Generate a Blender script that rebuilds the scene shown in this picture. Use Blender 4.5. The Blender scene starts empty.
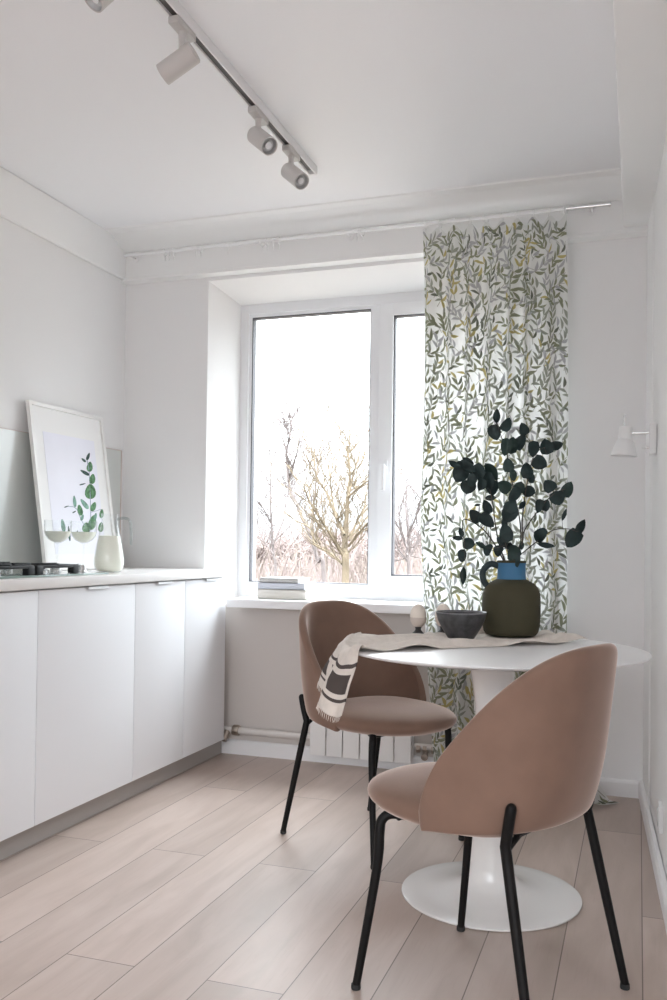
import bpy, bmesh, math, random
from mathutils import Vector, Matrix
PI = math.pi
C = bpy.context.scene.collection
sc = bpy.context.scene

# ------------------------------------------------------------------ camera model (also used to measure the place)
F_PX, CY, CX = 894.38, 534.51, 333.5
CAM = Vector((0, 0, 1.04))
RX = Vector((0.94636, 0.32302, 0.01282)); RX.normalize()
_yaw, _pit, _rol = 0.328971821, -0.0124270752, 0.0128293192
def _rot(yaw, pitch, roll):
    c, s = math.cos, math.sin
    A = Matrix(((1, 0, 0), (0, 0, -1), (0, 1, 0)))
    Ry = Matrix(((c(yaw), 0, s(yaw)), (0, 1, 0), (-s(yaw), 0, c(yaw))))
    Rx = Matrix(((1, 0, 0), (0, c(pitch), -s(pitch)), (0, s(pitch), c(pitch))))
    Rz = Matrix(((c(roll), -s(roll), 0), (s(roll), c(roll), 0), (0, 0, 1)))
    return Rz @ Rx @ Ry @ A
M3 = _rot(_yaw, _pit, _rol)
def ray(x, y): return M3.transposed() @ Vector(((x - CX) / F_PX, (y - CY) / F_PX, 1.0))
def on_y(x, y, Y): d = ray(x, y); return CAM + d * (Y / d.y)
def on_x(x, y, X): d = ray(x, y); return CAM + d * (X / d.x)
def on_z(x, y, Z): d = ray(x, y); return CAM + d * ((Z - CAM.z) / d.z)
def on_plane(x, y, p0, n): d = ray(x, y); return CAM + d * ((p0 - CAM).dot(n) / d.dot(n))

cd = bpy.data.cameras.new('camera'); co = bpy.data.objects.new('camera', cd); C.objects.link(co)
cd.sensor_fit = 'VERTICAL'; cd.sensor_height = 36; cd.sensor_width = 24
cd.lens = F_PX / 1000 * 36; cd.shift_y = (CY - 500) / 1000; cd.clip_start = .02; cd.clip_end = 500
r_, u_, b_ = M3[0], -M3[1], -M3[2]
co.matrix_world = Matrix(((r_.x, u_.x, b_.x, CAM.x), (r_.y, u_.y, b_.y, CAM.y), (r_.z, u_.z, b_.z, CAM.z), (0, 0, 0, 1)))
sc.camera = co

# ------------------------------------------------------------------ materials
MATS = {}
def mat(name, col, rough=.5, spec=.5, metal=0., coat=0., sheen=0., bump=0., bscale=100., var=0., vscale=8., sheen_tint=None, sheen_rough=.5):
    m = bpy.data.materials.new(name); m.use_nodes = True; MATS[name] = m
    nt = m.node_tree; b = nt.nodes['Principled BSDF']
    b.inputs['Base Color'].default_value = (*col, 1); b.inputs['Roughness'].default_value = rough
    b.inputs['Specular IOR Level'].default_value = spec; b.inputs['Metallic'].default_value = metal
    b.inputs['Coat Weight'].default_value = coat
    if sheen:
        b.inputs['Sheen Weight'].default_value = sheen; b.inputs['Sheen Roughness'].default_value = sheen_rough
        b.inputs['Sheen Tint'].default_value = (*(sheen_tint or (1, 1, 1)), 1)
    if bump or var:
        tc = nt.nodes.new('ShaderNodeTexCoord')
    if bump:
        n = nt.nodes.new('ShaderNodeTexNoise'); n.inputs['Scale'].default_value = bscale; n.inputs['Detail'].default_value = 3
        bp = nt.nodes.new('ShaderNodeBump'); bp.inputs['Strength'].default_value = bump; bp.inputs['Distance'].default_value = .002
        nt.links.new(tc.outputs['Object'], n.inputs['Vector']); nt.links.new(n.outputs['Fac'], bp.inputs['Height']); nt.links.new(bp.outputs['Normal'], b.inputs['Normal'])
    if var:
        n = nt.nodes.new('ShaderNodeTexNoise'); n.inputs['Scale'].default_value = vscale; n.inputs['Detail'].default_value = 4
        rp = nt.nodes.new('ShaderNodeValToRGB')
        rp.color_ramp.elements[0].position = .3; rp.color_ramp.elements[1].position = .7
        rp.color_ramp.elements[0].color = (*[c * (1 - var) for c in col], 1); rp.color_ramp.elements[1].color = (*[min(1, c * (1 + var)) for c in col], 1)
        nt.links.new(tc.outputs['Object'], n.inputs['Vector']); nt.links.new(n.outputs['Fac'], rp.inputs['Fac']); nt.links.new(rp.outputs['Color'], b.inputs['Base Color'])
    return m

def glass_mat(name, tint=(1, 1, 1), refl=1.0):
    m = bpy.data.materials.new(name); m.use_nodes = True; MATS[name] = m
    nt = m.node_tree; nt.nodes.clear(); o = nt.nodes.new('ShaderNodeOutputMaterial')
    t = nt.nodes.new('ShaderNodeBsdfTransparent'); t.inputs['Color'].default_value = (*tint, 1)
    g = nt.nodes.new('ShaderNodeBsdfGlossy'); g.inputs['Roughness'].default_value = .02
    fr = nt.nodes.new('ShaderNodeLayerWeight'); fr.inputs['Blend'].default_value = .5
    pw = nt.nodes.new('ShaderNodeMath'); pw.operation = 'POWER'; pw.inputs[1].default_value = 3.5
    mu = nt.nodes.new('ShaderNodeMath'); mu.operation = 'MULTIPLY_ADD'; mu.inputs[1].default_value = .7 * refl; mu.inputs[2].default_value = .04 * refl
    mx = nt.nodes.new('ShaderNodeMixShader')
    nt.links.new(fr.outputs['Facing'], pw.inputs[0]); nt.links.new(pw.outputs[0], mu.inputs[0]); nt.links.new(mu.outputs[0], mx.inputs[0])
    nt.links.new(t.outputs[0], mx.inputs[1]); nt.links.new(g.outputs[0], mx.inputs[2]); nt.links.new(mx.outputs[0], o.inputs[0])
    return m

def fabric_mat(name, col, trans=.45, weave=900., bump=.15):
    """woven cloth that lets daylight through"""
    m = bpy.data.materials.new(name); m.use_nodes = True; MATS[name] = m
    nt = m.node_tree; nt.nodes.clear(); o = nt.nodes.new('ShaderNodeOutputMaterial')
    d = nt.nodes.new('ShaderNodeBsdfDiffuse'); t = nt.nodes.new('ShaderNodeBsdfTranslucent'); mx = nt.nodes.new('ShaderNodeMixShader')
    for n in (d, t): n.inputs['Color'].default_value = (*col, 1)
    mx.inputs[0].default_value = trans
    tc = nt.nodes.new('ShaderNodeTexCoord'); w = nt.nodes.new('ShaderNodeTexNoise'); w.inputs['Scale'].default_value = weave
    bp = nt.nodes.new('ShaderNodeBump'); bp.inputs['Strength'].default_value = bump; bp.inputs['Distance'].default_value = .001
    nt.links.new(tc.outputs['Object'], w.inputs['Vector']); nt.links.new(w.outputs['Fac'], bp.inputs['Height']); nt.links.new(bp.outputs['Normal'], d.inputs['Normal'])
    nt.links.new(d.outputs[0], mx.inputs[1]); nt.links.new(t.outputs[0], mx.inputs[2]); nt.links.new(mx.outputs[0], o.inputs[0])
    return m

def floor_mat():
    m = bpy.data.materials.new('oak planks'); m.use_nodes = True; MATS['floor'] = m
    nt = m.node_tree; N = nt.nodes; L = nt.links; b = N['Principled BSDF']
    tc = N.new('ShaderNodeTexCoord'); sp = N.new('ShaderNodeSeparateXYZ'); L.new(tc.outputs['Object'], sp.inputs[0])
    def math_(op, a, bb=None, v=None, c=None):
        n = N.new('ShaderNodeMath'); n.operation = op
        for i, q in enumerate((a, bb, c)):
            if q is None: continue
            if isinstance(q, (int, float)): n.inputs[i].default_value = q
            else: L.new(q, n.inputs[i])
        return n.outputs[0]
    W, LEN = .1968, 1.53
    xr = math_('DIVIDE', math_('ADD', sp.outputs[0], 1.557 + W * 20), W)
    row = math_('FLOOR', xr); fx = math_('SUBTRACT', xr, row)
    # neighbouring rows are staggered by half a plank
    odd = math_('MODULO', row, 2)
    yy = math_('DIVIDE', math_('ADD', math_('SUBTRACT', sp.outputs[1], 2.70 - 10 * LEN), math_('MULTIPLY', odd, -.768 + LEN)), LEN)
    col = math_('FLOOR', yy); fy = math_('SUBTRACT', yy, col)
    def edge(f, size):
        a = math_('MINIMUM', f, math_('SUBTRACT', 1, f))
        return math_('LESS_THAN', a, .0015 / size)
    gap = math_('MAXIMUM', edge(fx, W), edge(fy, LEN))
    cv = N.new('ShaderNodeCombineXYZ'); L.new(row, cv.inputs[0]); L.new(col, cv.inputs[1])
    wn = N.new('ShaderNodeTexWhiteNoise'); wn.noise_dimensions = '3D'; L.new(cv.outputs[0], wn.inputs['Vector'])
    # grain stretched along the boards, shifted from board to board
    mp = N.new('ShaderNodeMapping'); mp.inputs['Scale'].default_value = (5, .9, 1)
    ad = N.new('ShaderNodeVectorMath'); ad.operation = 'ADD'; sc_ = N.new('ShaderNodeVectorMath'); sc_.operation = 'SCALE'; sc_.inputs['Scale'].default_value = 7
    L.new(wn.outputs['Color'], sc_.inputs[0]); L.new(tc.outputs['Object'], ad.inputs[0]); L.new(sc_.outputs[0], ad.inputs[1]); L.new(ad.outputs[0], mp.inputs['Vector'])
    n1 = N.new('ShaderNodeTexNoise'); n1.inputs['Scale'].default_value = 2.2; n1.inputs['Detail'].default_value = 6; n1.inputs['Distortion'].default_value = .8; L.new(mp.outputs[0], n1.inputs['Vector'])
    mp2 = N.new('ShaderNodeMapping'); mp2.inputs['Scale'].default_value = (60, 2.5, 1); L.new(ad.outputs[0], mp2.inputs['Vector'])
    n2 = N.new('ShaderNodeTexNoise'); n2.inputs['Scale'].default_value = 2.5; n2.inputs['Detail'].default_value = 3; L.new(mp2.outputs[0], n2.inputs['Vector'])
    rp = N.new('ShaderNodeValToRGB'); L.new(n1.outputs['Fac'], rp.inputs['Fac'])
    e = rp.color_ramp.elements
    e[0].position = .28; e[0].color = (.425, .34, .29, 1); e[1].position = .72; e[1].color = (.55, .455, .405, 1)
    q = e.new(.5); q.color = (.495, .40, .35, 1)
    def mix(a, bb, fac, mode='MIX'):
        n = N.new('ShaderNodeMix'); n.data_type = 'RGBA'; n.blend_type = mode
        if isinstance(fac, (int, float)): n.inputs['Factor'].default_value = fac
        else: L.new(fac, n.inputs['Factor'])
        for i, q in (('A', a), ('B', bb)):
            s = [k for k in n.inputs if k.name == i and k.type == 'RGBA'][0]
            if isinstance(q, tuple): s.default_value = q
            else: L.new(q, s)
        return [k for k in n.outputs if k.type == 'RGBA'][0]
    c1 = mix(rp.outputs['Color'], (.36, .27, .215, 1), math_('MULTIPLY', math_('GREATER_THAN', n2.outputs['Fac'], .62), .12))
    tone = math_('MULTIPLY_ADD', wn.outputs['Value'], .22, None, .89)
    tv = N.new('ShaderNodeCombineXYZ'); [L.new(tone, tv.inputs[i]) for i in range(3)]
    c2 = mix(c1, tv.outputs[0], 1.0, 'MULTIPLY')
    c3 = mix(c2, (.10, .075, .06, 1), math_('MULTIPLY', gap, .8))
    L.new(c3, b.inputs['Base Color'])
    rr = math_('MULTIPLY_ADD', n1.outputs['Fac'], .18, None, .30); L.new(rr, b.inputs['Roughness'])
    b.inputs['Specular IOR Level'].default_value = .45
    bp = N.new('ShaderNodeBump'); bp.inputs['Strength'].default_value = .25; bp.inputs['Distance'].default_value = .001
    L.new(math_('SUBTRACT', math_('MULTIPLY', n2.outputs['Fac'], .3), gap), bp.inputs['Height']); L.new(bp.outputs['Normal'], b.inputs['Normal'])
    return m

mat('wall', (.835, .832, .832), .85, .2, bump=.06, bscale=220)
mat('wall_beige_shade', (.60, .555, .525), .85, .2, bump=.06, bscale=220)  # beige of the under-sill recess, darkened to hold the shade there
mat('ceiling', (.885, .89, .91), .38, .3)
mat('cornice', (.86, .86, .855), .75, .2)
mat('trim', (.84, .835, .84), .45)
mat('pvc', (.83, .84, .86), .3, .5)
mat('gasket', (.10, .10, .11), .6)
mat('white_sill', (.86, .855, .86), .3)
mat('cabinet', (.80, .81, .835), .42, .4)
mat('cabinet_body', (.55, .55, .55), .6)
mat('worktop', (.80, .785, .77), .35, bump=.02, bscale=400)
mat('plinth', (.42, .395, .375), .5)
mat('alu', (.62, .62, .62), .4, metal=1)
mat('steel', (.72, .72, .72), .25, metal=1)
mat('chrome', (.85, .85, .85), .12, metal=1)
mat('splash', (.66, .68, .66), .16, .5, coat=.4)
mat('splash_edge', (.55, .45, .42), .3)
mat('frame_white', (.82, .81, .79), .4)
mat('paper', (.86, .855, .85), .9, .1)
mat('print', (.83, .83, .90), .9, .1, var=.02, vscale=5)
mat('leaf_print', (.13, .25, .14), .9, .1, var=.5, vscale=60)
mat('leaf_print_dark', (.07, .11, .10), .9, .1, var=.3, vscale=60)
mat('leaf_print_teal', (.22, .36, .30), .9, .1, var=.4, vscale=60)
mat('twig_print', (.35, .40, .48), .9, .1)
mat('iron', (.012, .012, .013), .5, .3)
mat('black_glass', (.28, .36, .33), .08, .6)
mat('milk', (.97, .965, .85), .35, .4)
mat('velvet', (.208, .131, .099), .8, .15, sheen=.85, sheen_tint=(1, .84, .76), sheen_rough=.35, bump=.05, bscale=900, var=.06, vscale=14)
mat('velvet_piping', (.46, .30, .225), .7, .15, sheen=.8, sheen_tint=(1, .85, .75))
mat('black_metal', (.006, .0055, .0055), .5, .2)
mat('rubber', (.02, .02, .02), .8)
mat('table_white', (.83, .825, .825), .3, .5)
mat('table_stem', (.80, .785, .77), .25, .5, coat=.2)
mat('linen', (.68, .62, .565), .95, .1, bump=.3, bscale=700, var=.07, vscale=40)
mat('linen_stripe', (.085, .07, .065), .95, .1, bump=.3, bscale=700)
mat('linen_dark', (.16, .12, .10), .95, .1)
mat('vase_olive', (.058, .052, .030), .75, .25, bump=.05, bscale=300)
mat('vase_blue', (.055, .165, .29), .6, .3)
mat('vase_dark', (.03, .045, .05), .6, .3)
mat('bowl', (.05, .05, .053), .42, .5, bump=.2, bscale=90, var=.5, vscale=45)
mat('bowl_rim', (.16, .16, .165), .4, .5, var=.3, vscale=60)
mat('egg', (.74, .66, .585), .55, .3)
mat('egg_cup', (.56, .475, .42), .6, .3)
mat('egg_cup_foot', (.02, .018, .018), .5)
mat('euca', (.016, .031, .031), .55, .3, var=.5, vscale=18)
mat('euca_green', (.016, .035, .030), .5, .3, var=.3, vscale=20)
mat('euca_stem', (.05, .04, .033), .7)
mat('lamp_white', (.80, .80, .80), .35)
mat('spot_grey', (.56, .54, .525), .45)
mat('spot_dark', (.10, .095, .09), .5)
mat('radiator', (.83, .82, .81), .35)
mat('pipe', (.66, .62, .59), .4)
mat('brass', (.42, .36, .31), .35, metal=1)
mat('plastic_clear', (.85, .85, .86), .2, .5)
mat('book_cream', (.70, .67, .62), .7)
mat('book_blue', (.58, .60, .66), .6)
mat('book_grey', (.52, .51, .50), .7)
mat('book_dark', (.06, .055, .05), .6)
mat('book_green', (.30, .38, .25), .7)
mat('pages', (.84, .82, .78), .9, .1)
mat('socket', (.62, .62, .62), .4)
mat('bark', (.125, .098, .068), .9, .1, var=.3, vscale=4)
mat('bark_pale', (.125, .105, .10), .9, .1, var=.2, vscale=4)
mat('thicket', (.18, .147, .128), .95, .1, var=.3, vscale=.5)
mat('thicket_pink', (.185, .148, .138), .95, .1, var=.2, vscale=.5)
mat('ground', (.12, .10, .08), .95, .1, var=.3, vscale=.3)
mat('building', (.17, .145, .14), .9, .1)
mat('building_roof', (.13, .095, .085), .9, .1)
mat('dark_window', (.08, .08, .085), .3)
glass_mat('pane', (.97, .985, .985), .5)
glass_mat('glass_thick', (.86, .89, .89), 1.3)
glass_mat('glassware', (.99, .995, .995), .75)
fabric_mat('curtain', (.77, .775, .76), .40)
fabric_mat('leaf_olive', (.30, .315, .22), .30)
fabric_mat('leaf_grey', (.37, .39, .335), .35)
fabric_mat('leaf_lilac', (.48, .48, .495), .35)
fabric_mat('leaf_mustard', (.54, .47, .22), .35)
fabric_mat('leaf_dark', (.19, .205, .165), .25)
fabric_mat('vine', (.36, .35, .30), .3)
floor_mat()

# ------------------------------------------------------------------ mesh helpers
class MB:
    def __init__(s): s.v = []; s.f = []; s.m = []
    def add(s, vs, fs, mi=0):
        o = len(s.v); s.v += [tuple(p) for p in vs]; s.f += [tuple(i + o for i in f) for f in fs]; s.m += [mi] * len(fs); return s
    def box(s, x0, x1, y0, y1, z0, z1, mi=0, bev=0., seg=2, T=None):
        bm = bmesh.new(); bmesh.ops.create_cube(bm, size=1)
        for v in bm.verts:
            v.co = Vector((x0 + (v.co.x + .5) * (x1 - x0), y0 + (v.co.y + .5) * (y1 - y0), z0 + (v.co.z + .5) * (z1 - z0)))
        if bev: bmesh.ops.bevel(bm, geom=bm.edges[:], offset=bev, segments=seg, profile=.6, affect='EDGES')
        if T: bm.transform(T)
        s.from_bm(bm, mi); return s
    def from_bm(s, bm, mi=0):
        bm.verts.index_update(); s.add([v.co.copy() for v in bm.verts], [[v.index for v in f.verts] for f in bm.faces], mi); bm.free(); return s
    def prism(s, poly, z0, z1, mi=0, T=None):
        n = len(poly); vs = [Vector((p[0], p[1], z0)) for p in poly] + [Vector((p[0], p[1], z1)) for p in poly]
        if T: vs = [T @ v for v in vs]
        fs = [list(range(n))[::-1], list(range(n, 2 * n))] + [[i, (i + 1) % n, n + (i + 1) % n, n + i] for i in range(n)]
        return s.add(vs, fs, mi)
    def lathe(s, prof, n=32, mi=0, T=None, cap=True):
        vs = []; fs = []
        for r, z in prof:
            for k in range(n):
                a = 2 * PI * k / n; vs.append(Vector((r * math.cos(a), r * math.sin(a), z)))
        for i in range(len(prof) - 1):
            for k in range(n):
                k2 = (k + 1) % n; fs.append([i * n + k, i * n + k2, (i + 1) * n + k2, (i + 1) * n + k])
        if cap:
            if prof[0][0] > 1e-6: fs.append(list(range(n))[::-1])
            if prof[-1][0] > 1e-6: fs.append([(len(prof) - 1) * n + k for k in range(n)])
        if T: vs = [T @ v for v in vs]
        return s.add(vs, fs, mi)
    def tube(s, pts, rad, n=10, mi=0, cap=True, round_end=False):
        pts = [Vector(p) for p in pts]; m = len(pts)
        if not isinstance(rad, (list, tuple)): rad = [rad] * m
        rad = list(rad)
        if round_end:
            for end in (0, -1):
                p, q = (pts[0], pts[1]) if end == 0 else (pts[-1], pts[-2]); r = rad[end]
                d = (p - q).normalized(); ex = [(p + d * r * math.sin(a), r * math.cos(a)) for a in (.6, 1.1, 1.45)]
                if end == 0:
                    pts = [e[0] for e in ex[::-1]] + pts; rad = [e[1] for e in ex[::-1]] + rad
                else:
                    pts = pts + [e[0] for e in ex]; rad = rad + [e[1] for e in ex]
            m = len(pts)
        tg = [(pts[min(i + 1, m - 1)] - pts[max(i - 1, 0)]).normalized() for i in range(m)]
        up = Vector((0, 0, 1)) if abs(tg[0].z) < .9 else Vector((1, 0, 0))
        a = tg[0].cross(up).normalized(); vs = []; fs = []
        for i in range(m):
            a = (a - tg[i] * a.dot(tg[i])); a.normalize(); b = tg[i].cross(a)
            for k in range(n):
                t = 2 * PI * k / n; vs.append(pts[i] + (a * math.cos(t) + b * math.sin(t)) * rad[i])
        for i in range(m - 1):
            for k in range(n):
                k2 = (k + 1) % n; fs.append([i * n + k, i * n + k2, (i + 1) * n + k2, (i + 1) * n + k])
        if cap: fs.append(list(range(n))[::-1]); fs.append([(m - 1) * n + k for k in range(n)])
        return s.add(vs, fs, mi)
    def grid(s, fn, nu, nv, mi=0):
        """fn(u, v) -> point, u, v in 0..1"""
        vs = [fn(i / nu, j / nv) for j in range(nv + 1) for i in range(nu + 1)]
        fs = [[j * (nu + 1) + i, j * (nu + 1) + i + 1, (j + 1) * (nu + 1) + i + 1, (j + 1) * (nu + 1) + i] for j in range(nv) for i in range(nu)]
        if callable(mi):
            for j in range(nv):
                for i in range(nu):
                    pass
            o = len(s.v); s.v += [tuple(p) for p in vs]
            for k, f in enumerate(fs):
                s.f.append(tuple(x + o for x in f)); s.m.append(mi((k % nu + .5) / nu, (k // nu + .5) / nv))
            return s
        return s.add(vs, fs, mi)
    def build(s, name, mats, parent=None, smooth=True, angle=35):
        me = bpy.data.meshes.new(name); me.from_pydata(s.v, [], s.f)
        if not isinstance(mats, (list, tuple)): mats = [mats]
        for q in mats: me.materials.append(MATS[q] if isinstance(q, str) else q)
        me.polygons.foreach_set('material_index', s.m)
        if smooth:
            me.polygons.foreach_set('use_smooth', [True] * len(me.polygons)); me.set_sharp_from_angle(angle=math.radians(angle))
        me.update(); o = bpy.data.objects.new(name, me); C.objects.link(o)
        if parent: o.parent = parent
        return o
def fix_normals(o):
    bm = bmesh.new(); bm.from_mesh(o.data); bmesh.ops.recalc_face_normals(bm, faces=bm.faces[:]); bm.to_mesh(o.data); bm.free(); return o
def tag(o, label=None, cat=None, group=None, kind=None):
    if label: o['label'] = label
    if cat: o['category'] = cat
    if group: o['group'] = group
    if kind: o['kind'] = kind
    return o
def thing(name, label, cat, loc=(0, 0, 0), rz=0., group=None):
    o = bpy.data.objects.new(name, None); C.objects.link(o); o.empty_display_size = .1
    o.location = loc; o.rotation_euler = (0, 0, rz); return tag(o, label, cat, group)
def children(o): return [c for c in C.objects if c.parent == o]
def copy_tree(o, parent=None):
    c = o.copy(); C.objects.link(c); c.parent = parent
    for ch in children(o): copy_tree(ch, c)
    return c
def struct(o): o['kind'] = 'structure'; return o
def axis_T(p, d):
    """local +z along d at p"""
    return Matrix.Translation(p) @ Vector(d).to_track_quat('Z', 'Y').to_matrix().to_4x4()
def smooth_path(pts, n=6):
    pts = [Vector(p) for p in pts]; out = []
    for i in range(len(pts) - 1):
        p0, p1, p2, p3 = pts[max(i - 1, 0)], pts[i], pts[i + 1], pts[min(i + 2, len(pts) - 1)]
        for k in range(n):
            t = k / n
            out.append(.5 * ((2 * p1) + (p2 - p0) * t + (2 * p0 - 5 * p1 + 4 * p2 - p3) * t * t + (3 * p1 - p0 - 3 * p2 + p3) * t ** 3))
    out.append(pts[-1]); return out
def subsurf(o, lv=2):
    m = o.modifiers.new('smooth', 'SUBSURF'); m.levels = lv; m.render_levels = lv; return o

# ------------------------------------------------------------------ the room
W = 3.98            # inner face of the window wall
XL = -2.50          # inner face of the left wall
ZC = 2.575          # ceiling
def xr(Y): return .024 + (3.97 - Y) * .050      # the right wall stands slightly askew
REAR = -2.4; XR2 = 2.4; YJ = 1.55                # the room opens up to the right behind the camera

struct(MB().box(XL - .1, XR2 + .1, REAR - .1, 4.5, -.08, 0).build('floor', 'floor', smooth=False))
struct(MB().box(XL - .1, XR2 + .1, REAR - .1, 3.76, ZC, ZC + .08).build('ceiling', 'ceiling', smooth=False))
struct(MB().box(XL - .12, XL, REAR - .1, 4.5, 0, 2.8).build('wall_left', 'wall', smooth=False))
w = MB()
w.prism([(XL - .1, W), (-2.03, W), (-1.965, 4.25), (-1.965, 4.45), (XL - .1, 4.45)], 0, 2.8)
w.prism([(-.40, W), (.30, W), (.30, 4.45), (-.46, 4.45), (-.46, 4.25)], 0, 2.8)
TYZ = Matrix(((0, 0, 1, 0), (1, 0, 0, 0), (0, 1, 0, 0), (0, 0, 0, 1)))   # (y, z, x) -> xyz
w.prism([(W, 2.345), (4.25, 2.28), (4.45, 2.28), (4.45, 2.8), (W, 2.8)], -2.029, -.401, T=TYZ)
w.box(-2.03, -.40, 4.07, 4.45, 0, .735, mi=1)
struct(w.build('wall_far', ['wall', 'wall_beige_shade'], smooth=False))
w = MB(); w.prism([(xr(W), W + .01), (xr(3.62), 3.62), (xr(3.62) + .006, 3.61), (xr(YJ) + .006, YJ), (XR2, YJ), (XR2, W + .01)], 0, 2.8)
struct(w.build('wall_right', 'wall', smooth=False))
struct(MB().box(XR2, XR2 + .1, REAR, YJ + .1, 0, 2.8).build('wall_side', 'wall', smooth=False))
w = MB()                                                    # unseen wall behind the camera, its wide opening added and sized for fill light
w.box(XL, -1.8, REAR - .15, REAR, 0, 2.8).box(1.5, XR2, REAR - .15, REAR, 0, 2.8).box(-1.8, 1.5, REAR - .15, REAR, 0, .7).box(-1.8, 1.5, REAR - .15, REAR, 2.4, 2.8)
struct(w.build('wall_rear', 'wall', smooth=False))
# boxed-in cornice round the ceiling: left, window side (with a sloping cove above it), right
struct(MB().box(XL, -2.478, REAR, W, 2.375, ZC, bev=.014, seg=3).build('trim_1', 'cornice'))
w = MB()
w.prism([(3.75, ZC + .004), (3.758, ZC - .006), (3.80, ZC - .010), (3.925, 2.512), (3.94, 2.512), (3.94, 2.385), (3.932, 2.381), (3.932, 2.368), (W, 2.362), (W, 2.8), (3.75, 2.8)], XL, xr(W) + .1, T=TYZ)
struct(fix_normals(w.build('trim_2', 'cornice', smooth=False)))
struct(MB().box(-.072, .18, YJ, W, 2.395, ZC, bev=.012).build('trim_3', 'cornice'))
def bb_profile(): return [(0, 0), (.016, 0), (.016, .058), (.012, .066), (.004, .070), (0, .070)]
w = MB()
for x0, x1, Y in ((-1.96, -.46, 4.07), (-.40, xr(W), W)):
    w.prism([(Y - p[0], p[1]) for p in bb_profile()], x0, x1, T=TYZ)
struct(fix_normals(w.build('baseboard_far', 'trim', smooth=False)))
w = MB(); p0 = Vector((xr(W), W, 0)); p1 = Vector((xr(YJ) + .006, YJ, 0))
d = (p1 - p0).normalized(); nrm = Vector((-1, 0, 0)); nrm -= d * nrm.dot(d); nrm.normalize()
prof = [(.0, 0), (.016, 0), (.018, .02), (.018, .060), (.012, .072), (0, .076)]
vs = [q + nrm * a + Vector((0, 0, z)) for q in (p0, p1) for a, z in prof]; n = len(prof)
w.add(vs, [[i, (i + 1) % n, n + (i + 1) % n, n + i] for i in range(n)] + [list(range(n)), list(range(n, 2 * n))])
struct(fix_normals(w.build('baseboard_right', 'trim', smooth=False)))

# window: outer frame, mullion, a fixed pane left and an opening sash right
win = MB(); Y0, Y1 = 4.235, 4.31
wx0, wx1, wz0, wz1 = -1.97, -.455, .768, 2.285
win.box(wx0, -1.925, Y0, Y1, wz0, wz1, bev=.003).box(-.50, wx1, Y0, Y1, wz0, wz1, bev=.003)
win.box(-1.925, -.50, Y0, Y1, 2.235, wz1, bev=.003).box(-1.925, -.50, Y0, Y1, wz0, .835, bev=.003)
win.box(-1.255, -1.215, Y0 + .002, Y1, .835, 2.235, bev=.003)
# inner beads of the fixed light
win.box(-1.925, -1.910, Y0 + .012, Y1, .835, 2.235).box(-1.268, -1.255, Y0 + .012, Y1, .835, 2.235)
win.box(-1.910, -1.268, Y0 + .012, Y1, 2.219, 2.235).box(-1.910, -1.268, Y0 + .012, Y1, .835, .849)
wroot = struct(win.build('window_1', 'pvc'))
g = MB()
for x0, x1, z0, z1 in ((-1.911, -1.905, .849, 2.219), (-1.272, -1.267, .849, 2.219), (-1.911, -1.267, 2.213, 2.220), (-1.911, -1.267, .848, .853)):
    g.box(x0, x1, Y0 + .014, Y0 + .05, z0, z1)
struct(g.build('gasket', 'gasket', wroot, smooth=False))
struct(MB().box(-1.91, -1.268, Y0 + .03, Y0 + .034, .85, 2.219).build('pane', 'pane', wroot, smooth=False))
s_ = MB(); a0, a1, c0, c1 = -1.216, -.515, .838, 2.232; ys = Y0 - .018
s_.box(a0, a0 + .072, ys, Y1 - .02, c0, c1, bev=.006).box(a1 - .072, a1, ys, Y1 - .02, c0, c1, bev=.006)
s_.box(a0 + .065, a1 - .065, ys, Y1 - .02, c1 - .06, c1, bev=.006).box(a0 + .065, a1 - .065, ys, Y1 - .02, c0, c0 + .058, bev=.006)
sash = struct(s_.build('sash', 'pvc', wroot))
g = MB(); b0, b1, d0, d1 = a0 + .072, a1 - .072, c0 + .058, c1 - .06
for x0, x1, z0, z1 in ((b0 - .001, b0 + .006, d0, d1), (b1 - .006, b1 + .001, d0, d1), (b0, b1, d1 - .006, d1 + .001), (b0, b1, d0 - .001, d0 + .006)):
    g.box(x0, x1, ys + .012, ys + .05, z0, z1)
struct(g.build('gasket', 'gasket', sash, smooth=False))
struct(MB().box(b0, b1, ys + .03, ys + .034, d0, d1).build('pane', 'pane', sash, smooth=False))
h = MB(); hx, hz = -1.178, 1.425
h.box(hx - .015, hx + .015, ys - .008, ys, hz - .035, hz + .035, bev=.004)
h.tube([(hx, ys - .006, hz), (hx, ys - .038, hz + .002)], .009, 10)
h.box(hx - .011, hx + .011, ys - .052, ys - .034, hz - .115, hz + .014, bev=.006, seg=3)
struct(h.build('handle', 'pvc', sash))
struct(MB().box(-1.888, -.39, 3.935, 4.26, .735, .776, bev=.006, seg=3).build('trim_4', 'white_sill'))

# ------------------------------------------------------------------ kitchen units along the left wall
DX = -1.91
def cabinet(y0, y1, label, door_split=None, hy=None):
    t = thing('base_cabinet', label, 'cabinet', (0, 0, 0), group='white base cabinets')
    MB().box(XL + .003, DX - .021, y0 + .001, y1 - .001, .086, .881).build('body', 'cabinet_body', t, smooth=False)
    d_ = MB().box(DX - .019, DX, y0 + .0018, y1 - .0018, .0865, .876, bev=.0015).build('door', 'cabinet', t)
    hd = MB(); hw = .062
    hd.box(DX - .012, DX + .010, hy - hw, hy + hw, .876, .8785).box(DX + .0075, DX + .010, hy - hw, hy + hw, .868, .877)
    tag(hd.build('handle', 'alu', d_, smooth=False), 'slim aluminium edge pull')
    return t
cabinet(1.92, 2.530, 'white flat base cabinet at the hob end, cut off by the picture edge', hy=2.16)
cabinet(2.530, 3.145, 'wide white flat base cabinet under the knobs of the gas hob', hy=2.87)
cabinet(3.145, 3.563, 'narrow white base cabinet between the wide one and the window end one', hy=3.37)
cabinet(3.563, 3.978, 'narrow white base cabinet at the window end of the run', hy=3.81)
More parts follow.
